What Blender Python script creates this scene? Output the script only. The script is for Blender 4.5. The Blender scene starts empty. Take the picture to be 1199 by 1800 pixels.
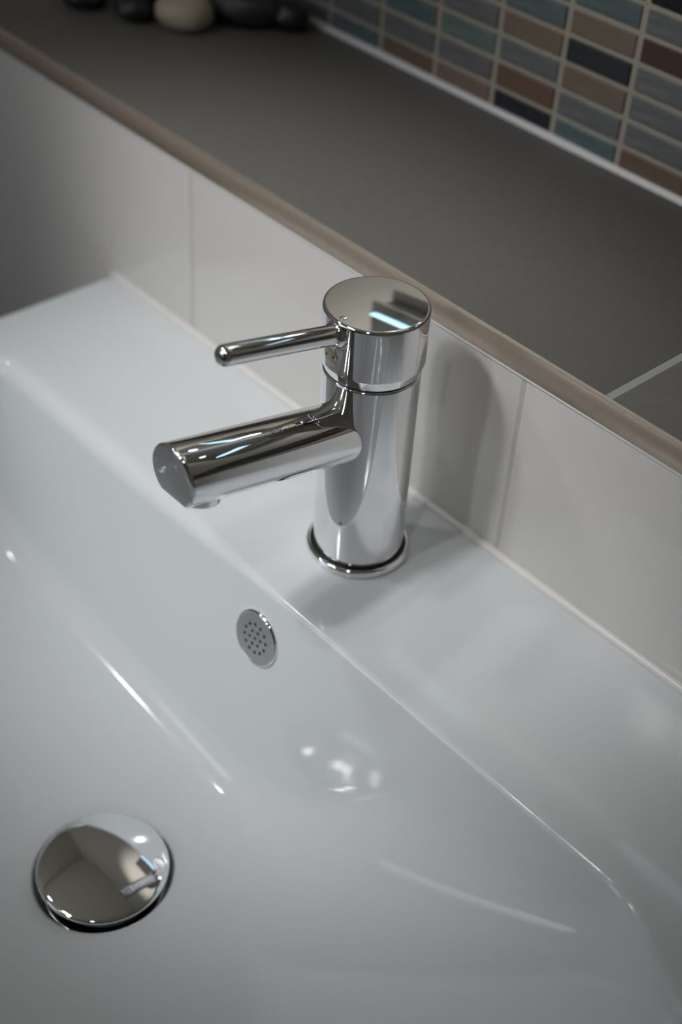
import bpy, bmesh, math, random
from math import sin, cos, pi, radians, sqrt, atan2, hypot
from mathutils import Vector, Matrix
random.seed(7)
S = bpy.context.scene
COL = S.collection

# ------------------------------------------------------------------ camera
cd = bpy.data.cameras.new('camera')
cam = bpy.data.objects.new('camera', cd); COL.objects.link(cam)
cr = Vector((0.66310228, 0.74658824, 0.0538643))
cu = Vector((-0.5119448, 0.3998448, 0.76028722))
cf = Vector((-0.54608413, 0.53172374, -0.64734997))
m = Matrix((cr, cu, -cf)).transposed().to_4x4()
m.translation = Vector((0.35961228, -0.36295825, 0.45424542))
cam.matrix_world = m
cd.sensor_fit = 'VERTICAL'; cd.sensor_height = 36.0; cd.sensor_width = 24.0
cd.lens = 36.0 * 2436.166 / 1800.0
cd.clip_start = 0.02; cd.clip_end = 20
cd.dof.use_dof = True; cd.dof.focus_distance = 0.605; cd.dof.aperture_fstop = 4.5
S.camera = cam

# ------------------------------------------------------------------ world, exposure
w = bpy.data.worlds.new('world'); S.world = w; w.use_nodes = True
w.node_tree.nodes['Background'].inputs[0].default_value = (0.55, 0.6, 0.7, 1)
w.node_tree.nodes['Background'].inputs[1].default_value = 0.02
S.view_settings.view_transform = 'Standard'
S.view_settings.look = 'None'
S.view_settings.gamma = 1.0
S.view_settings.use_curve_mapping = False
S.view_settings.exposure = 0.10
CEIL = 1.50
X0, X1, Y0, FLOOR = -1.35, 1.45, -1.75, -0.86
# downlights: x, y, watts, beam angle (deg), aim point; last three are added fill
AIM = (-0.07, 0.02, 0.03)
LAMPS = [(-0.30, -0.98, 28, 20, AIM), (-0.45, -0.90, 15, 20, AIM), (-1.00, -0.75, 10, 20, AIM),
         (0.50, -0.95, 9, 19, AIM), (-0.12, -1.60, 20, 17, AIM), (-0.55, -1.30, 125, 21, (-0.08, 0.22, 0.55))]
def lamp_light(name, x, y, watts, ang, aim, z):
    ld = bpy.data.lights.new(name, 'SPOT'); ld.energy = watts; ld.color = (1.0, 0.98, 0.945)
    ld.spot_size = radians(ang); ld.spot_blend = 1.0; ld.shadow_soft_size = 0.06
    o = bpy.data.objects.new(name, ld); COL.objects.link(o); o.location = (x, y, z)
    a = Vector(aim) if aim else Vector((x, y, -1))
    o.rotation_euler = (a - o.location).to_track_quat('-Z', 'Y').to_euler()
    return o
# soft frontal fill, added in the shape of a frosted window
wl = bpy.data.lights.new('front_fill_light', 'AREA'); wl.shape = 'RECTANGLE'; wl.size = 0.75; wl.size_y = 0.9
wl.energy = 2.0; wl.color = (0.86, 0.91, 1.0); wl.spread = radians(160)
wlo = bpy.data.objects.new('front_fill_light', wl); COL.objects.link(wlo)
wlo.location = (-0.70, Y0 + 0.03, 0.62); wlo.rotation_euler = (radians(84), 0, radians(-22))

# ------------------------------------------------------------------ materials
def lin(c):
    return tuple(((v / 255.0) / 12.92 if v / 255.0 <= 0.04045 else ((v / 255.0 + 0.055) / 1.055) ** 2.4) for v in c) + (1,)
def mat(name, rgb, rough=0.5, metal=0.0, srgb=True, noise=0.0, nscale=60.0, bump=0.0, bscale=200.0, spec=0.5, coat=0.0, aniso=0.0, trans=0.0, emit=None, estr=0.0, rvar=0.0):
    M = bpy.data.materials.new(name); M.use_nodes = True
    nt = M.node_tree; b = nt.nodes['Principled BSDF']
    c = lin(rgb) if srgb else tuple(rgb) + (1,)
    b.inputs['Base Color'].default_value = c
    b.inputs['Roughness'].default_value = rough
    b.inputs['Metallic'].default_value = metal
    b.inputs['Specular IOR Level'].default_value = spec
    b.inputs['Coat Weight'].default_value = coat
    b.inputs['Coat Roughness'].default_value = 0.03
    b.inputs['Transmission Weight'].default_value = trans
    if emit:
        b.inputs['Emission Color'].default_value = tuple(emit) + (1,)
        b.inputs['Emission Strength'].default_value = estr
    tc = nt.nodes.new('ShaderNodeTexCoord')
    if noise > 0:
        n = nt.nodes.new('ShaderNodeTexNoise'); n.inputs['Scale'].default_value = nscale; n.inputs['Detail'].default_value = 6
        nt.links.new(tc.outputs['Object'], n.inputs['Vector'])
        mr = nt.nodes.new('ShaderNodeMapRange')
        mr.inputs[3].default_value = 1 - noise; mr.inputs[4].default_value = 1 + noise
        nt.links.new(n.outputs['Fac'], mr.inputs[0])
        mx = nt.nodes.new('ShaderNodeVectorMath'); mx.operation = 'SCALE'
        mx.inputs[0].default_value = c[:3]
        nt.links.new(mr.outputs[0], mx.inputs['Scale'])
        nt.links.new(mx.outputs[0], b.inputs['Base Color'])
    if rvar > 0:
        n = nt.nodes.new('ShaderNodeTexNoise'); n.inputs['Scale'].default_value = nscale
        nt.links.new(tc.outputs['Object'], n.inputs['Vector'])
        mr = nt.nodes.new('ShaderNodeMapRange'); mr.inputs[3].default_value = max(0, rough - rvar); mr.inputs[4].default_value = rough + rvar
        nt.links.new(n.outputs['Fac'], mr.inputs[0]); nt.links.new(mr.outputs[0], b.inputs['Roughness'])
    if bump > 0:
        n = nt.nodes.new('ShaderNodeTexNoise'); n.inputs['Scale'].default_value = bscale; n.inputs['Detail'].default_value = 3
        nt.links.new(tc.outputs['Object'], n.inputs['Vector'])
        bp = nt.nodes.new('ShaderNodeBump'); bp.inputs['Strength'].default_value = bump; bp.inputs['Distance'].default_value = 0.001
        nt.links.new(n.outputs['Fac'], bp.inputs['Height']); nt.links.new(bp.outputs[0], b.inputs['Normal'])
    return M
CERAMIC = mat('white_ceramic', (222, 228, 233), 0.09, spec=0.5, noise=0.006, nscale=9)
CHROME = mat('chrome', (0.84, 0.845, 0.865), 0.03, 1.0, srgb=False, rvar=0.015, nscale=40)
CHROME_SOFT = mat('satin_chrome', (0.66, 0.67, 0.70), 0.16, 1.0, srgb=False, noise=0.04, nscale=300)
DARK = mat('dark_rubber_and_shade', (22, 22, 24), 0.5)  # rubber parts, and black for shade in head gap and overflow holes
WALL_TILE = mat('cream_wall_tile', (206, 205, 204), 0.12, noise=0.015, nscale=12, bump=0.08, bscale=18)
WALL_GROUT = mat('cream_grout', (192, 187, 180), 0.8, noise=0.06, nscale=300)
SILICONE_AND_GLINT = mat('white_silicone_and_glint', (222, 222, 220), 0.3)  # deck sealant, and the painted highlight on the tile tops
TRIM = mat('brushed_trim', (176, 162, 149), 0.36, 0.55, noise=0.07, nscale=180, bump=0.15, bscale=900)
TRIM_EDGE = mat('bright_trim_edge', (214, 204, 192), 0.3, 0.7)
LEDGE_TILE = mat('charcoal_porcelain', (99, 98, 95), 0.55, noise=0.10, nscale=260, bump=0.15, bscale=500, spec=0.35)
LEDGE_GROUT = mat('grey_grout', (158, 160, 161), 0.8, noise=0.05, nscale=300)
MOS_GROUT = mat('mosaic_grout', (150, 145, 134), 0.85, noise=0.08, nscale=220)
PLASTER = mat('beige_plaster', (204, 199, 186), 0.8, noise=0.02, nscale=6)
CEILM = mat('ceiling_paint', (236, 232, 218), 0.85, noise=0.02, nscale=4)
FLOORM = mat('floor_tile', (96, 90, 84), 0.4, noise=0.1, nscale=8)
WOOD = mat('dark_cabinet', (58, 50, 46), 0.4, noise=0.15, nscale=12)
MIRROR = mat('mirror_glass', (0.86, 0.88, 0.87), 0.0, 1.0, srgb=False)
LED = mat('led_strip', (200, 225, 240), 0.4, emit=(0.45, 0.80, 1.0), estr=1.8)
LENS = mat('lamp_lens', (255, 250, 240), 0.4, emit=(1.0, 0.95, 0.87), estr=14.0)
ADDED_LENS = mat('added_lamp_lens', (255, 250, 240), 0.4, emit=(1.0, 0.95, 0.87), estr=5.0)  # lens of the added fill lamps
PANEL = mat('panel_diffuser', (240, 240, 240), 0.5, emit=(0.97, 0.98, 1.0), estr=0.25)
FILL_GLOW = mat('fill_pane_glow', (215, 225, 240), 0.4, emit=(0.80, 0.87, 1.0), estr=0.9)  # glow of the added frontal fill
WHITEP = mat('white_paint', (225, 224, 220), 0.4, noise=0.01)
PLUG = mat('tan_brass', (196, 182, 158), 0.28, 0.8, noise=0.04, nscale=900)

def glass_tile(name, rgb):
    M = bpy.data.materials.new(name); M.use_nodes = True
    nt = M.node_tree; b = nt.nodes['Principled BSDF']
    tc = nt.nodes.new('ShaderNodeTexCoord'); mp = nt.nodes.new('ShaderNodeMapping')
    mp.inputs['Scale'].default_value = (14, 14, 190)
    n = nt.nodes.new('ShaderNodeTexNoise'); n.inputs['Scale'].default_value = 3.0; n.inputs['Detail'].default_value = 3
    nt.links.new(tc.outputs['Object'], mp.inputs[0]); nt.links.new(mp.outputs[0], n.inputs['Vector'])
    cr_ = nt.nodes.new('ShaderNodeValToRGB')
    a = lin(rgb)
    cr_.color_ramp.elements[0].position = 0.35; cr_.color_ramp.elements[1].position = 0.68
    cr_.color_ramp.elements[0].color = tuple(v * 0.82 for v in a[:3]) + (1,)
    cr_.color_ramp.elements[1].color = tuple(min(1, v * 1.22) for v in a[:3]) + (1,)
    nt.links.new(n.outputs['Fac'], cr_.inputs[0]); nt.links.new(cr_.outputs[0], b.inputs['Base Color'])
    b.inputs['Roughness'].default_value = 0.3; b.inputs['Coat Weight'].default_value = 0.4; b.inputs['Coat Roughness'].default_value = 0.1
    return M
def stone_tile(name, rgb):
    M = mat(name, rgb, 0.6, noise=0.22, nscale=70, bump=0.2, bscale=120)
    return M

# ------------------------------------------------------------------ helpers
def setp(o, label=None, cat=None, group=None, kind=None):
    if label: o['label'] = label
    if cat: o['category'] = cat
    if group: o['group'] = group
    if kind: o['kind'] = kind
    return o
def thing(name, label, cat, loc=(0, 0, 0), group=None):
    o = bpy.data.objects.new(name, None); COL.objects.link(o); o.location = loc; o.empty_display_size = 0.02
    return setp(o, label, cat, group)
def link(name, me, material, parent=None, smooth=True, sharp=None, loc=None, kind=None, label=None):
    if material is not None:
        me.materials.clear(); me.materials.append(material)
    if smooth:
        for p in me.polygons: p.use_smooth = True
        if sharp: me.set_sharp_from_angle(angle=radians(sharp))
    o = bpy.data.objects.new(name, me); COL.objects.link(o)
    if parent is not None:
        o.parent = parent
        o.matrix_parent_inverse = Matrix.Identity(4)
    if loc is not None: o.location = loc
    if kind: o['kind'] = kind
    if label: o['label'] = label
    return o
def mesh(name, vs, fs):
    me = bpy.data.meshes.new(name); me.from_pydata([tuple(v) for v in vs], [], fs); me.update(); return me
def bm_mesh(name, bm):
    bmesh.ops.recalc_face_normals(bm, faces=bm.faces)
    me = bpy.data.meshes.new(name); bm.to_mesh(me); bm.free(); return me
def box_mesh(name, x0, x1, y0, y1, z0, z1, bev=0.0, seg=2):
    bm = bmesh.new()
    bmesh.ops.create_cube(bm, size=1.0)
    for v in bm.verts:
        v.co = Vector(((x0 + x1) / 2 + v.co.x * (x1 - x0), (y0 + y1) / 2 + v.co.y * (y1 - y0), (z0 + z1) / 2 + v.co.z * (z1 - z0)))
    if bev > 0:
        bmesh.ops.bevel(bm, geom=list(bm.edges), offset=bev, segments=seg, profile=0.5, affect='EDGES', clamp_overlap=True)
    return bm_mesh(name, bm)
def box(name, x0, x1, y0, y1, z0, z1, material, parent=None, bev=0.0, seg=2, kind=None, label=None):
    return link(name, box_mesh(name, x0, x1, y0, y1, z0, z1, bev, seg), material, parent, smooth=bev > 0, sharp=50 if bev > 0 else None, kind=kind, label=label)
def lathe_mesh(name, prof, n=96, close=True):
    """profile of (radius, z) from the axis outwards and back; points with radius 0 become a pole"""
    vs, fs, rings = [], [], []
    for r, z in prof:
        if r < 1e-7:
            rings.append([len(vs)]); vs.append((0, 0, z))
        else:
            rings.append(list(range(len(vs), len(vs) + n)))
            vs += [(r * cos(2 * pi * i / n), r * sin(2 * pi * i / n), z) for i in range(n)]
    for a, b in zip(rings, rings[1:]):
        for i in range(n):
            j = (i + 1) % n
            if len(a) == 1 and len(b) == 1: continue
            if len(a) == 1: fs.append((a[0], b[j], b[i]))
            elif len(b) == 1: fs.append((a[i], a[j], b[0]))
            else: fs.append((a[i], a[j], b[j], b[i]))
    me = mesh(name, vs, fs)
    bm = bmesh.new(); bm.from_mesh(me); bmesh.ops.recalc_face_normals(bm, faces=bm.faces); bm.to_mesh(me); bm.free()
    return me
def rounded(prof, rad, n=6):
    """round the inner corners of a polyline profile"""
    out = [prof[0]]
    for k in range(1, len(prof) - 1):
        a, b, c = Vector(prof[k - 1]), Vector(prof[k]), Vector(prof[k + 1])
        r = rad[k] if isinstance(rad, (list, tuple)) else rad
        if r <= 0: out.append(tuple(b)); continue
        u, v = (a - b), (c - b); r = min(r, u.length * 0.48, v.length * 0.48)
        p, q = b + u.normalized() * r, b + v.normalized() * r
        for i in range(n + 1):
            t = i / n
            out.append(tuple(p * (1 - t) ** 2 + b * 2 * t * (1 - t) + q * t ** 2))
    out.append(prof[-1]); return out
def loft(name, rings, cap0=True, cap1=True, closed=True):
    n = len(rings[0]); vs = [p for r in rings for p in r]; fs = []
    for k in range(len(rings) - 1):
        for i in range(n if closed else n - 1):
            j = (i + 1) % n
            fs.append((k * n + i, k * n + j, (k + 1) * n + j, (k + 1) * n + i))
    if cap0: fs.append(tuple(range(n)))
    if cap1: fs.append(tuple(reversed(range((len(rings) - 1) * n, len(rings) * n))))
    me = mesh(name, vs, fs)
    bm = bmesh.new(); bm.from_mesh(me); bmesh.ops.recalc_face_normals(bm, faces=bm.faces); bm.to_mesh(me); bm.free()
    return me
def sstep(a, b, x):
    t = min(1, max(0, (x - a) / (b - a))); return t * t * (3 - 2 * t)

# ------------------------------------------------------------------ setting
YB = 0.0506          # face of the cream splashback tiles
YW = 0.2185          # face of the mosaic wall
ZT, ZR = 0.1049, 0.1185
floor = box('floor', X0, X1, Y0, YW + 0.10, FLOOR - 0.05, FLOOR, FLOORM, kind='structure')
ceiling = box('ceiling', X0, X1, Y0, YW + 0.10, CEIL, CEIL + 0.05, CEILM, kind='structure')
wall_left = box('wall_left', X0 - 0.05, X0, Y0, YW + 0.10, FLOOR, CEIL, PLASTER, kind='structure')
wall_right = box('wall_right', X1, X1 + 0.05, Y0, YW + 0.10, FLOOR, CEIL, PLASTER, kind='structure')
wall_front = box('wall_front', X0, X1, Y0 - 0.05, Y0, FLOOR, CEIL, PLASTER, kind='structure')
# upper wall behind the mosaic, its grout skin is the face the pieces stand proud of
wall_back = box('wall_back', X0, X1, YW + 0.004, YW + 0.10, FLOOR, CEIL, PLASTER, kind='structure')
# boxed-in half wall below the ledge
wall_ledge = box('wall_ledge', X0, X1, YB + 0.0075, YW + 0.004, FLOOR, ZT, WALL_GROUT, kind='structure')
grout = box('grout_bed', X0, X1, YB + 0.0003, YB + 0.0080, FLOOR, ZT - 0.001, WALL_GROUT, wall_ledge)
# cream splashback tiles, each a piece
TWJ = 0.0463; TW = 0.2475; G = 0.0020
for row, (z0, z1) in enumerate(((-0.142, ZT), (-0.142 - 0.2475, -0.142 - G))):
    for c in range(-5, 5):
        xa = TWJ + c * TW + G / 2; xb = xa + TW - G
        xa = max(xa, X0 + 0.001); xb = min(xb, X1 - 0.001)
        if xb - xa < 0.02: continue
        box('tile', xa, xb, YB, YB + 0.0072, z0, z1, WALL_TILE, wall_ledge, bev=0.0009, seg=3)
# metal edging strip between splashback and ledge
trim = box('trim_1', X0, X1, YB - 0.0009, YB + 0.010, ZT + 0.0004, ZR - 0.0006, TRIM, kind='structure', bev=0.0002, seg=1)
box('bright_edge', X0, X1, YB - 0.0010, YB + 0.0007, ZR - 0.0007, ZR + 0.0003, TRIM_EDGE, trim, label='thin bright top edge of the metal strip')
# ledge tiles and their grout
ledge = box('wall_ledge_top', X0, X1, YB + 0.0007, YW + 0.0038, ZR - 0.0006, ZR - 0.0002, LEDGE_GROUT, kind='structure')
GX = 0.0902; GW = 0.0040
for c in range(-3, 3):
    xa = GX + c * 0.60 + GW / 2; xb = xa + 0.60 - GW
    xa = max(xa, X0 + 0.001); xb = min(xb, X1 - 0.001)
    if xb - xa < 0.02: continue
    box('ledge_tile', xa, xb, YB + 0.0008, YW - 0.0005, ZR - 0.0004, ZR + 0.0001, LEDGE_TILE, ledge, bev=0.0003, seg=1)

# ------------------------------------------------------------------ mosaic
MX, MDX, MZ, MDZ = -0.27976, 0.04681, 0.13282, 0.01501
mos_bed = box('mosaic_grout_bed', -0.62, 0.95, YW + 0.0012, YW + 0.0042, ZR - 0.001, 0.2393, MOS_GROUT, wall_back)
PAL = {'teal': glass_tile('teal_glass', (82, 96, 98)), 'grey': glass_tile('grey_glass', (96, 98, 100)),
       'sea': glass_tile('sea_glass', (92, 108, 106)), 'navy': glass_tile('navy_glass', (34, 38, 45)),
       'lav': glass_tile('lavender_glass', (98, 97, 102)), 'brown': stone_tile('brown_stone', (94, 80, 68)),
       'rust': stone_tile('rust_stone', (96, 74, 62)), 'taupe': stone_tile('taupe_stone', (106, 95, 83)),
       'dbrown': stone_tile('dark_brown_stone', (66, 48, 40)), 'black': glass_tile('black_glass', (24, 26, 30))}
SEEN = {(0, -1): 'teal', (0, 0): 'grey', (1, -1): 'brown', (1, 0): 'grey', (1, 1): 'teal', (2, -1): 'taupe', (2, 0): 'lav', (2, 1): 'sea', (2, 2): 'grey',
        (3, -1): 'navy', (3, 0): 'rust', (3, 1): 'grey', (3, 2): 'taupe', (3, 3): 'teal', (4, -1): 'teal', (4, 0): 'grey', (4, 1): 'taupe',
        (4, 2): 'navy', (4, 3): 'taupe', (4, 4): 'teal', (5, -1): 'brown', (5, 0): 'grey', (5, 1): 'grey', (5, 2): 'grey', (5, 3): 'dbrown', (5, 4): 'grey', (5, 5): 'black',
        (-1, -1): 'grey', (-1, 0): 'teal'}
keys = ['teal', 'grey', 'grey', 'sea', 'navy', 'lav', 'brown', 'taupe', 'taupe', 'dbrown', 'grey', 'teal']
mrand = random.Random(3)
tile_me = {}
for k, M in PAL.items():
    me = box_mesh('mosaic_tile', -(MDX - 0.0038) / 2, (MDX - 0.0038) / 2, 0, 0.0032, -(MDZ - 0.0028) / 2, (MDZ - 0.0028) / 2, 0.0006, 1)
    me.materials.append(M)
    for p in me.polygons: p.use_smooth = False
    tile_me[k] = me
for c in range(-5, 14):
    for r in range(-1, 7):
        k = SEEN.get((c, r)) or mrand.choice(keys)
        o = bpy.data.objects.new('mosaic_tile', tile_me[k]); COL.objects.link(o); o.parent = wall_back
        o.location = (MX + (c + 0.5) * MDX, YW + mrand.uniform(-0.0003, 0.0003), MZ + (r + 0.5) * MDZ)
# mosaic further along both ends of the wall, joined
def many_boxes(name, spec, materials, parent, kind='stuff'):
    bm = bmesh.new()
    for (cx, cy, cz, sx, sy, sz, mi) in spec:
        g = bmesh.ops.create_cube(bm, size=1.0)
        for v in g['verts']: v.co = Vector((cx + v.co.x * sx, cy + v.co.y * sy, cz + v.co.z * sz))
        for v in g['verts']:
            for f in v.link_faces: f.material_index = mi
    me = bm_mesh(name, bm)
    for M in materials: me.materials.append(M)
    return link(name, me, None, parent, smooth=False, kind=kind)
spec = []
kk = list(PAL.keys())
for c in list(range(-7, -5)) + list(range(14, 26)):
    for r in range(-1, 7):
        spec.append((MX + (c + .5) * MDX, YW + 0.0016, MZ + (r + .5) * MDZ, MDX - .0034, .0032, MDZ - .0025, kk.index(mrand.choice(keys))))
many_boxes('outer_mosaic', spec, [PAL[k] for k in kk], wall_back)
# sealant beads, and a white strip painting the tile-top highlight
def bead(name, x0, x1, y, z, r, material, n=48, wob=0.0003):
    rings = []; rr = random.Random(5)
    for i in range(n + 1):
        x = x0 + (x1 - x0) * i / n; q = r + rr.uniform(-wob, wob)
        rings.append([(x, y - q * cos(t), z + q * sin(t)) for t in [radians(a) for a in (-35, -10, 15, 40, 65, 90, 125)]] + [(x, y + 0.0015, z - 0.0006)])
    return link(name, loft(name, rings), material, None, kind='structure')
bead('tile_top_glint', X0, X1, YB + 0.0012, ZT - 0.0006, 0.0018, SILICONE_AND_GLINT, 40, 0.0001)  # white strip stands in for the glossy highlight along the tile tops
bead('trim_2', X0, X1, YW - 0.0003, ZR + 0.0003, 0.0030, mat('grey_silicone', (196, 196, 200), 0.35), 60)

# ------------------------------------------------------------------ room things seen only in the chrome
mirror = thing('mirror', 'low wide lit wall mirror above the mosaic, two blue led bars along its foot', 'mirror', (0, YW, 0.312))
box('glass', -0.205, 0.205, -0.018, -0.012, 0.0, 0.15, MIRROR, mirror)
box('back_panel', -0.200, 0.200, -0.0118, 0.0035, 0.005, 0.145, WHITEP, mirror)
box('led_bar', -0.203, -0.062, -0.0215, -0.0182, 0.0215, 0.0245, LED, mirror, label='glowing blue led bar')
box('led_bar', 0.082, 0.168, -0.0215, -0.0182, 0.0155, 0.0195, LED, mirror, label='glowing blue led bar')
for i, (x, y, wt, ang, aim) in enumerate(LAMPS):
    t = thing('downlight', ['round ceiling downlight front left, the brightest', 'round ceiling downlight just left of the brightest one', 'round ceiling downlight nearest the added window', 'added fill downlight nearest the right wall', 'added fill downlight furthest from the mosaic wall', 'added ceiling spot tilted to the back wall to brighten it'][i], 'light', (x, y, CEIL), 'ceiling downlights')
    link('ring', lathe_mesh('ring', rounded([(0.050, -0.001), (0.050, -0.006), (0.062, -0.006), (0.064, 0.0)], 0.001), 48), CHROME_SOFT, t)
    link('lens', lathe_mesh('lens', [(0, -0.003), (0.050, -0.003), (0.050, -0.001), (0, -0.001)], 48), LENS if i < 3 else ADDED_LENS, t)
    lamp_light('downlight_lamp', x, y, wt, ang, aim, CEIL - 0.055)
fill_win = box('added_window', -1.12, -0.28, Y0 - 0.001, Y0 + 0.006, 0.13, 1.11, WHITEP, kind='structure', bev=0.002)  # unseen window, added to carry the frontal fill
box('fill_pane', -1.07, -0.33, Y0 + 0.0062, Y0 + 0.0095, 0.18, 1.06, FILL_GLOW, fill_win)
door = box('door_1', -0.15, 0.65, Y0, Y0 + 0.035, FLOOR, 1.14, mat('door_paint', (92, 86, 76), 0.4, noise=0.05), kind='structure', bev=0.003)
link('handle', lathe_mesh('handle', rounded([(0, 0), (0.02, 0), (0.02, 0.012), (0.009, 0.016), (0.009, 0.04), (0.024, 0.045), (0.024, 0.065), (0, 0.07)], 0.003), 32), CHROME_SOFT, door)
door.children[0].location = (-0.09, Y0 + 0.033, 0.12); door.children[0].rotation_euler = (radians(-90), 0, 0)

# ------------------------------------------------------------------ washbasin
BX0, BX1, BY0, BY1 = -0.285, 0.285, -0.405, YB - 0.0012
D0 = 0.122
def depth(x):
    s = D0 * (1 - (x / 0.252) ** 2.05) if x >= 0 else D0 * (1 - 0.5 * -x * (1 if x < -0.03 else -x / 0.03)) * (1 - (-x / 0.275) ** 14)
    k = 0.006
    return 0.5 * (s + sqrt(s * s + 4 * k * k)) - (0.5 * (sqrt((s) ** 2 + 4 * k * k) - abs(s)) if s > 0.03 else 0) * min(1, (s - 0.03) / 0.03 if s > 0.03 else 0)
def ustations():
    xs = set()
    x = BX0 + 0.006
    while x <= BX1 - 0.006 + 1e-9:
        xs.add(round(x, 5)); x += 0.001 if abs(x) < 0.046 else (0.002 if abs(x) > 0.19 else 0.0035)
    xs.add(round(BX1 - 0.006, 5))
    return sorted(xs)
DR = Vector((0.0030, -0.1600))     # drain centre
NF, NW, NFL = 12, 8, 16
def profile(x):
    d = max(0.0, depth(x)); d = d if d > 2e-4 else 2e-4
    ye = -0.0545 - 0.022 * (sstep(0.200, 0.262, x) ** 1.3 + sstep(0.235, 0.272, -x))
    yf = -0.362 + 0.03 * (sstep(0.200, 0.262, x) + sstep(0.235, 0.272, -x))
    tb = 0.19                       # run per depth, back wall
    tf = 0.45                       # front wall is gentler
    pts = []
    A = (ye, 0.0); B = (ye - tb * d, -d); Cc = (yf + tf * d, -d); Dd = (yf, 0.0)
    def corner(P, Q, R, rr, n):
        P, Q, R = Vector(P), Vector(Q), Vector(R)
        u, v = (P - Q).normalized(), (R - Q).normalized()
        ang = u.angle(v); tl = rr / math.tan(ang / 2)
        tl = min(tl, (R - Q).length * 0.45, (P - Q).length * 0.62); rr2 = tl * math.tan(ang / 2)
        c = Q + (u + v).normalized() * (rr2 / sin(ang / 2))
        p, q = Q + u * tl, Q + v * tl
        a0 = atan2(p.y - c.y, p.x - c.x); a1 = atan2(q.y - c.y, q.x - c.x)
        da = (a1 - a0 + pi) % (2 * pi) - pi
        return [(c.x + rr2 * cos(a0 + da * i / n), c.y + rr2 * sin(a0 + da * i / n)) for i in range(n + 1)]
    rt = 0.0032 + 0.009 * sstep(-0.03, 0.12, -x) + 0.0015 * sstep(0.15, 0.22, x)
    back_deck = (BY1, 0.0)
    c1 = corner(back_deck, A, B, rt, NF)
    c2 = corner(A, B, Cc, 0.021 + 0.060 * sstep(0.0, 0.12, x), NFL)
    # mirrored for front: need limit by second segment -> reverse
    c3 = list(reversed(corner((yf - 0.04, 0.0), Dd, Cc, 0.008, NF)))
    c4 = list(reversed(corner(Dd, Cc, B, 0.022, NFL)))
    ys = [BY1 - 0.004 + (c1[0][0] - BY1 + 0.004) * i / 10 for i in range(11)]
    pts += [(y, 0.0) for y in ys[:-1]] + c1
    a, b = c1[-1], c2[0]
    pts += [(a[0] + (b[0] - a[0]) * i / NW, a[1] + (b[1] - a[1]) * i / NW) for i in range(1, NW)]
    pts += c2
    ya, yb_ = c2[-1][0], c4[0][0]
    NB = 128
    # dense round the drain
    l0, l1 = DR.y + 0.046, DR.y - 0.046
    fl = [ya + (l0 - ya) * i / 8 for i in range(1, 9)] + [l0 + (l1 - l0) * i / 92 for i in range(1, 93)] + [l1 + (yb_ - l1) * i / 28 for i in range(1, 28)]
    if ya < l0 or yb_ > l1:
        fl = [ya + (yb_ - ya) * i / 128 for i in range(1, 128)]
    pts += [(y, -d) for y in fl] + c4
    a, b = c4[-1], c3[0]
    pts += [(a[0] + (b[0] - a[0]) * i / NW, a[1] + (b[1] - a[1]) * i / NW) for i in range(1, NW)]
    pts += c3
    e = c3[-1][0]
    pts += [(e + (BY0 + 0.006 - e) * i / 4, 0.0) for i in range(1, 5)]
    return pts
def drain_dip(x, y, z):
    if z > -0.08: return z
    r = hypot(x - DR.x, y - DR.y)
    z -= 0.0022 * math.exp(-(r / 0.07) ** 2)
    z -= 0.0008 * (1 - sstep(0.0340, 0.0420, r))
    z -= 0.0110 * (1 - sstep(0.0300, 0.0346, r))
    z -= 0.020 * (1 - sstep(0.0185, 0.0205, r))
    return z
XS = ustations()
rings = [[(x, y, drain_dip(x, y, z)) for y, z in profile(x)] for x in XS]
# rolled outer rim: left and right ends, back and front, then an apron and a flat underside
def frame_ring(z, off, rings):
    pass
n = len(rings[0]); vs = [p for r in rings for p in r]; fs = []
for k in range(len(rings) - 1):
    for i in range(n - 1):
        fs.append((k * n + i, k * n + i + 1, (k + 1) * n + i + 1, (k + 1) * n + i))
# boundary loop
loop = [i for i in range(n)] + [k * n + n - 1 for k in range(1, len(rings))] + [(len(rings) - 1) * n + i for i in range(n - 2, -1, -1)] + [k * n for k in range(len(rings) - 2, 0, -1)]
cx, cy = 0.0, (BY0 + BY1) / 2
prev = loop
RIM = 0.005
for (o_, dz) in ((0.0022, -0.0005), (0.0040, -0.0018), (0.0052, -0.0036), (0.0058, -0.0060), (0.0058, -0.03), (0.0058, -0.165)):
    cur = []
    for vi in loop:
        x, y, z = vs[vi]
        nx = x + (o_ if x >= XS[-1] - 1e-6 else (-o_ if x <= XS[0] + 1e-6 else 0))
        ny = y + ((o_ if y >= BY1 - 0.004 - 1e-6 else 0) if True else 0) - (o_ if y <= BY0 + 0.006 + 1e-6 else 0)
        ny = min(ny, BY1)
        cur.append(len(vs)); vs.append((nx, ny, dz if z > -0.01 else z + dz))
    for i in range(len(loop)):
        j = (i + 1) % len(loop)
        fs.append((prev[i], cur[i], cur[j], prev[j]))
    prev = cur
fs.append(tuple(prev))
basin = thing('washbasin', 'white ceramic rectangular washbasin with a sloping bowl under the mixer tap', 'washbasin', (0, 0, 0))
bowl = link('bowl', mesh('bowl', vs, fs), CERAMIC, basin)
bmb = bmesh.new(); bmb.from_mesh(bowl.data); bmesh.ops.recalc_face_normals(bmb, faces=bmb.faces); bmb.to_mesh(bowl.data); bmb.free()
for p in bowl.data.polygons: p.use_smooth = True
bowl.data.set_sharp_from_angle(angle=radians(60))
bead('trim_3', BX0 + 0.002, BX1 - 0.002, YB - 0.0008, 0.0002, 0.0026, SILICONE_AND_GLINT, 60)

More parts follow.
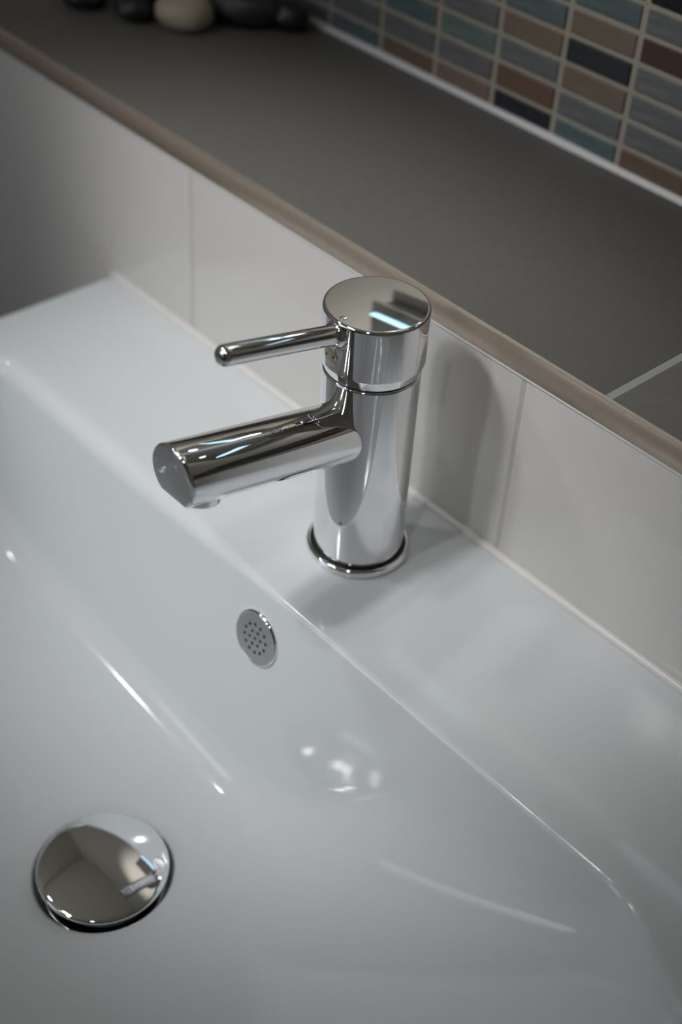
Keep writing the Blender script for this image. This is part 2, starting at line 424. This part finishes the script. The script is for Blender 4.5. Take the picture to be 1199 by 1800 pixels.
# vanity cabinet carrying the basin
cab = thing('vanity_unit', 'dark wood vanity unit under the white washbasin', 'cabinet', (0, 0, FLOOR))
H = -0.1655 - FLOOR
box('body', -0.275, 0.275, -0.385, YB - 0.002, 0.08, H, WOOD, cab, bev=0.001)
box('plinth', -0.265, 0.265, -0.35, YB - 0.002, 0.0, 0.0795, DARK, cab)
for sx in (-1, 1):
    d_ = box('door', min(sx * 0.002, sx * 0.273), max(sx * 0.002, sx * 0.273), -0.404, -0.3855, 0.085, H - 0.004, WOOD, cab, bev=0.0015)
    box('handle', sx * 0.03 - 0.005, sx * 0.03 + 0.005, -0.424, -0.4045, H - 0.18, H - 0.04, CHROME_SOFT, d_, bev=0.002)

# ------------------------------------------------------------------ overflow grille
# plate with real punched holes: 2-D curve with inner splines
def plate_with_holes(name, R, holes, hr, thick, bevel):
    cu_ = bpy.data.curves.new(name, 'CURVE'); cu_.dimensions = '2D'; cu_.fill_mode = 'BOTH'; cu_.extrude = thick / 2
    cu_.bevel_depth = bevel; cu_.bevel_resolution = 2
    def circ(cx, cy, r, n):
        s = cu_.splines.new('POLY'); s.points.add(n - 1); s.use_cyclic_u = True
        for i in range(n):
            s.points[i].co = (cx + r * cos(2 * pi * i / n), cy + r * sin(2 * pi * i / n), 0, 1)
    circ(0, 0, R, 64)
    for hx, hy in holes: circ(hx, hy, hr, 14)
    tmp = bpy.data.objects.new('tmp', cu_); COL.objects.link(tmp)
    dg = bpy.context.evaluated_depsgraph_get()
    me = bpy.data.meshes.new_from_object(tmp.evaluated_get(dg))
    bpy.data.objects.remove(tmp); bpy.data.curves.remove(cu_)
    return me
OV = Vector((-0.0032, -0.0606, -0.0293)); OA = radians(10.75)
holes = [(0, 0)] + [(0.0039 * cos(radians(60 * i + 12)), 0.0039 * sin(radians(60 * i + 12))) for i in range(6)] + [(0.0077 * cos(radians(30 * i + 12)), 0.0077 * sin(radians(30 * i + 12))) for i in range(12)]
ovf = thing('overflow_grille', 'round chrome overflow cover with nineteen small holes on the bowl wall below the tap', 'overflow', OV)
ovf.rotation_euler = (radians(90) - OA, 0, 0)   # local +z is the outward normal
plate = link('grille', plate_with_holes('grille', 0.0137, holes, 0.00092, 0.0006, 0.0), CHROME_SOFT, ovf, smooth=False, loc=(0, 0, 0.0008))
link('rim', lathe_mesh('rim', rounded([(0.0134, 0.0002), (0.0134, 0.0012), (0.0141, 0.0013), (0.0149, 0.0005), (0.0150, -0.0015)], [0, .0002, .0005, .0006, 0], 6), 72), CHROME, ovf)
link('hole_shade', lathe_mesh('hole_shade', [(0, 0.0001), (0.0130, 0.0001), (0.0130, 0.0003), (0, 0.0003)], 48), DARK, ovf, label='flat dark disc painting the shade behind the holes')  # flat black disc, shade inside the holes put into its colour

# ------------------------------------------------------------------ pop-up waste
ZD = -0.1198
waste = thing('pop_up_waste', 'domed round chrome pop-up plug in the bottom of the bowl', 'plug', (DR.x, DR.y, ZD))
RP = 0.0322
prof = [(0, 0.0060)] + [(RP * s, 0.0060 - 0.0052 * s * s) for s in [i / 24 for i in range(1, 24)]] + [(RP - 0.0004, 0.0006), (RP, 0.0), (RP - 0.0003, -0.0007), (RP - 0.0012, -0.0012), (RP - 0.003, -0.0014), (0.010, -0.0018), (0, -0.0018)]
link('cap', lathe_mesh('cap', prof, 128), CHROME, waste)
link('stem', lathe_mesh('stem', [(0, -0.0018), (0.008, -0.0018), (0.008, -0.030), (0, -0.030)], 32), CHROME_SOFT, waste)
link('flange', lathe_mesh('flange', rounded([(0.0215, -0.0185), (0.0225, -0.0158), (0.0245, -0.0138), (0.0275, -0.0133), (0.0300, -0.0132), (0.0305, -0.0148)], 0.0008), 96), CHROME_SOFT, waste)
link('gasket', lathe_mesh('gasket', rounded([(0.012, -0.0055), (0.0250, -0.0055), (0.0255, -0.0035), (0.0240, -0.0017), (0.012, -0.0017)], 0.0006), 64), DARK, waste)

# ------------------------------------------------------------------ mixer tap
tap = thing('mixer_tap', 'chrome cylindrical single-lever mixer tap with angled round spout on the basin deck', 'tap', (0, 0, 0))
link('base_ring', lathe_mesh('base_ring', rounded([(0.0205, 0.0002), (0.0248, 0.0002), (0.0256, 0.0018), (0.0250, 0.0044), (0.0236, 0.0049), (0.0227, 0.0030), (0.0205, 0.0030)], [0, .0006, .0014, .0012, .0006, .0004, 0], 6), 128), CHROME, tap)
link('groove_seal', lathe_mesh('groove_seal', rounded([(0.0205, 0.0031), (0.0231, 0.0031), (0.0229, 0.0038), (0.0222, 0.0041), (0.0205, 0.0041)], 0.0003), 96), DARK, tap, label='dark seal line round the foot')
RB, ZC, RC, ZH = 0.0221, 0.1066, 0.0235, 0.1388
link('body', lathe_mesh('body', rounded([(0, 0.0030), (0.0205, 0.0030), (RB - 0.0005, 0.0040), (RB, 0.0052), (RB, ZC - 0.0004), (RB - 0.0006, ZC + 0.0002), (0.019, ZC + 0.0002), (0, ZC + 0.0002)], [0, 0, .0006, .0004, .0003, .0003, 0, 0], 4), 160), CHROME, tap, sharp=40)
link('gap_ring', lathe_mesh('gap_ring', [(0.019, ZC), (RB - 0.0010, ZC), (RB - 0.0010, ZC + 0.0012), (0.019, ZC + 0.0012)], 96), DARK, tap, label='black ring coloured as the shadow gap under the turning head')  # shade of the narrow gap painted as a black ring
head = link('head', lathe_mesh('head', rounded([(0, ZC + 0.0009), (RC - 0.0022, ZC + 0.0009), (RC - 0.0016, ZC + 0.0014), (RC, 0.1128), (RC, ZH - 0.0009), (RC - 0.0009, ZH), (0, ZH)], [0, .0003, .0004, .0005, .0006, .0006, 0], 5), 192), CHROME, tap, sharp=30)
# flat top gets a barely domed disc so it mirrors like the original
# spout
ZS, AS, RS = 0.0742, 0.2128, 0.0143
tS = Vector((0, -cos(AS), sin(AS))); eS = Vector((0, sin(AS), cos(AS)))
NS = 128; YEND = -0.1098
def spout_ring(s, shrink=0.0, yface=None):
    ring = []
    cut = 0.0143 if s < 0.078 else (0.0143 - 0.0026 * min(1, (s - 0.078) / 0.0022))
    for i in range(NS):
        ph = 2 * pi * i / NS
        r = RS - shrink
        u = r * sin(ph); v = r * cos(ph)
        v = max(v, -(cut - shrink))
        P = Vector((u, 0, ZS)) + eS * v
        if yface is None:
            P = P + tS * s
        else:
            # slide along the axis to the vertical end plane
            P = P + tS * ((yface - P.y) / tS.y)
        ring.append(tuple(P))
    return ring
st = [0.008, 0.014, 0.018] + [0.020 + 0.00055 * i for i in range(31)] + [0.045, 0.060, 0.0775, 0.0780, 0.0787, 0.0794, 0.0802, 0.0808, 0.092, 0.098]
rings = [spout_ring(s) for s in st]
br = 0.0016
for i in range(7):
    a = pi / 2 * i / 6
    rings.append(spout_ring(0.11, br * (1 - cos(a)), YEND + br * (1 - sin(a))))
spout = link('spout', loft('spout', rings), CHROME, tap, sharp=32)
# aerator under the tip
aer = link('aerator', lathe_mesh('aerator', rounded([(0, 0.004), (0.0105, 0.004), (0.0107, -0.0022), (0.0098, -0.0030), (0.0080, -0.0030), (0.0078, -0.0018), (0, -0.0018)], [0, .0003, .0008, .0004, .0004, .0003, 0], 4), 72), CHROME, tap)
pa = Vector((0, 0, ZS)) + tS * 0.0970 + eS * (-0.0107)
aer.location = pa; aer.rotation_euler = (-AS, 0, 0)
link('mesh_screen', lathe_mesh('mesh_screen', [(0, -0.0016), (0.0077, -0.0016), (0.0077, -0.0021), (0, -0.0021)], 32), CHROME_SOFT, aer)
# lever
ZL, AL, RL = 0.1268, 0.2243, 0.0046
lev = lathe_mesh('lever', [(0, 0.012), (RL, 0.012), (RL, 0.0260), (RL, 0.0264), (RL, 0.0848)] + [(RL - 0.0028 * (1 - cos(pi / 2 * i / 8)), 0.0848 + 0.0030 * sin(pi / 2 * i / 8)) for i in range(1, 9)] + [(0.0008, 0.0881), (0, 0.0881)], 64)
lever = link('lever', lev, CHROME, tap, sharp=50)
dirL = Vector((0, -cos(AL), sin(AL)))
qL = dirL.to_track_quat('Z', 'Y')
lever.location = (0, 0, ZL); lever.rotation_euler = qL.to_euler()
col_ = link('collar', lathe_mesh('collar', rounded([(0.0046, 0.0222), (0.0062, 0.0222), (0.0062, 0.0246), (0.0053, 0.0262), (0.0046, 0.0262)], [0, 0, .0008, .0008, 0], 5), 64), CHROME, tap, sharp=50)
col_.location = (0, 0, ZL); col_.rotation_euler = qL.to_euler()
so = link('socket', lathe_mesh('socket', rounded([(0.0060, 0.0205), (0.0072, 0.0232), (0.0078, 0.0205)], 0.0006, 4), 64), CHROME, tap)
so.location = (0, 0, ZL); so.rotation_euler = qL.to_euler()
# small plug covering the grub screw
ap = radians(-6)
nrm = Vector((sin(ap), -cos(ap), 0))
pl = link('screw_plug', lathe_mesh('screw_plug', rounded([(0, 0.0004), (0.0042, 0.0003), (0.0046, -0.0002), (0.0046, -0.0016)], 0.0003), 40), PLUG, tap, label='tan plug with two pin holes')
pl.location = nrm * (RC - 0.0001) + Vector((0, 0, 0.1203)); pl.rotation_euler = nrm.to_track_quat('Z', 'Y').to_euler()
for s_ in (-1, 1):
    pd = link('pin_hole', lathe_mesh('pin_hole', [(0, 0.0006), (0.00045, 0.0006), (0.00045, 0.0001), (0, 0.0001)], 12), DARK, pl)
    pd.location = (0.0024 * s_, 0.0003 * s_, 0)

# ------------------------------------------------------------------ pebbles on the ledge
def pebble(name, x, y, rx, ry, rz, rot, material, seed, label, lift=0.0):
    bm = bmesh.new(); bmesh.ops.create_icosphere(bm, subdivisions=4, radius=1.0)
    rr = random.Random(seed); ph = [rr.uniform(0, 6.28) for _ in range(6)]
    for v in bm.verts:
        p = v.co.copy()
        k = 1 + 0.07 * sin(2.1 * p.x + ph[0]) * cos(1.7 * p.y + ph[1]) + 0.05 * sin(3.3 * p.y + ph[2]) + 0.03 * sin(4 * p.z + 3 * p.x + ph[3])
        p *= k
        if p.z < -0.72: p.z = -0.72 - (abs(p.z) - 0.72) * 0.15
        v.co = Vector((p.x * rx, p.y * ry, p.z * rz))
    zmin = min(v.co.z for v in bm.verts)
    for v in bm.verts: v.co.z -= zmin
    me = bm_mesh(name, bm)
    o = link(name, me, material, None); o.location = (x, y, ZR + 0.0001 + lift); o.rotation_euler = (0, 0, radians(rot))
    return setp(o, label, 'stone', 'pebbles at the end of the ledge')
P_BLACK = mat('black_pebble', (28, 28, 31), 0.35, noise=0.3, nscale=60)
P_BLUE = mat('slate_pebble', (40, 42, 47), 0.4, noise=0.3, nscale=70)
P_CREAM = mat('cream_pebble', (178, 168, 152), 0.4, noise=0.15, nscale=50)
P_BROWN = mat('brown_pebble', (112, 84, 60), 0.4, noise=0.35, nscale=60)
pebble('pebble', -0.3345, 0.1465, 0.0190, 0.0150, 0.0120, 20, P_CREAM, 1, 'cream rounded pebble, the only pale stone on the ledge')
pebble('pebble', -0.3640, 0.1290, 0.0140, 0.0120, 0.0085, -10, P_BLACK, 2, 'small black pebble just left of the cream pebble')
pebble('pebble', -0.3180, 0.1830, 0.0240, 0.0160, 0.0120, 35, P_BLUE, 3, 'large slate black pebble just right of the cream pebble')
pebble('pebble', -0.2990, 0.2010, 0.0160, 0.0120, 0.0090, 10, P_BLACK, 4, 'flat black pebble touching the mosaic, at the end of the white sealant')
pebble('pebble', -0.4020, 0.1170, 0.0195, 0.0140, 0.0085, 0, P_BLACK, 5, 'leftmost black pebble, standing alone near the metal strip')
pebble('pebble', -0.3560, 0.1960, 0.0175, 0.0145, 0.0110, 70, P_BROWN, 6, 'brown pebble behind the large slate pebble')
pebble('pebble', -0.3830, 0.1560, 0.0180, 0.0150, 0.0100, 50, P_BLUE, 7, 'slate pebble in the second row behind the small black pebble')
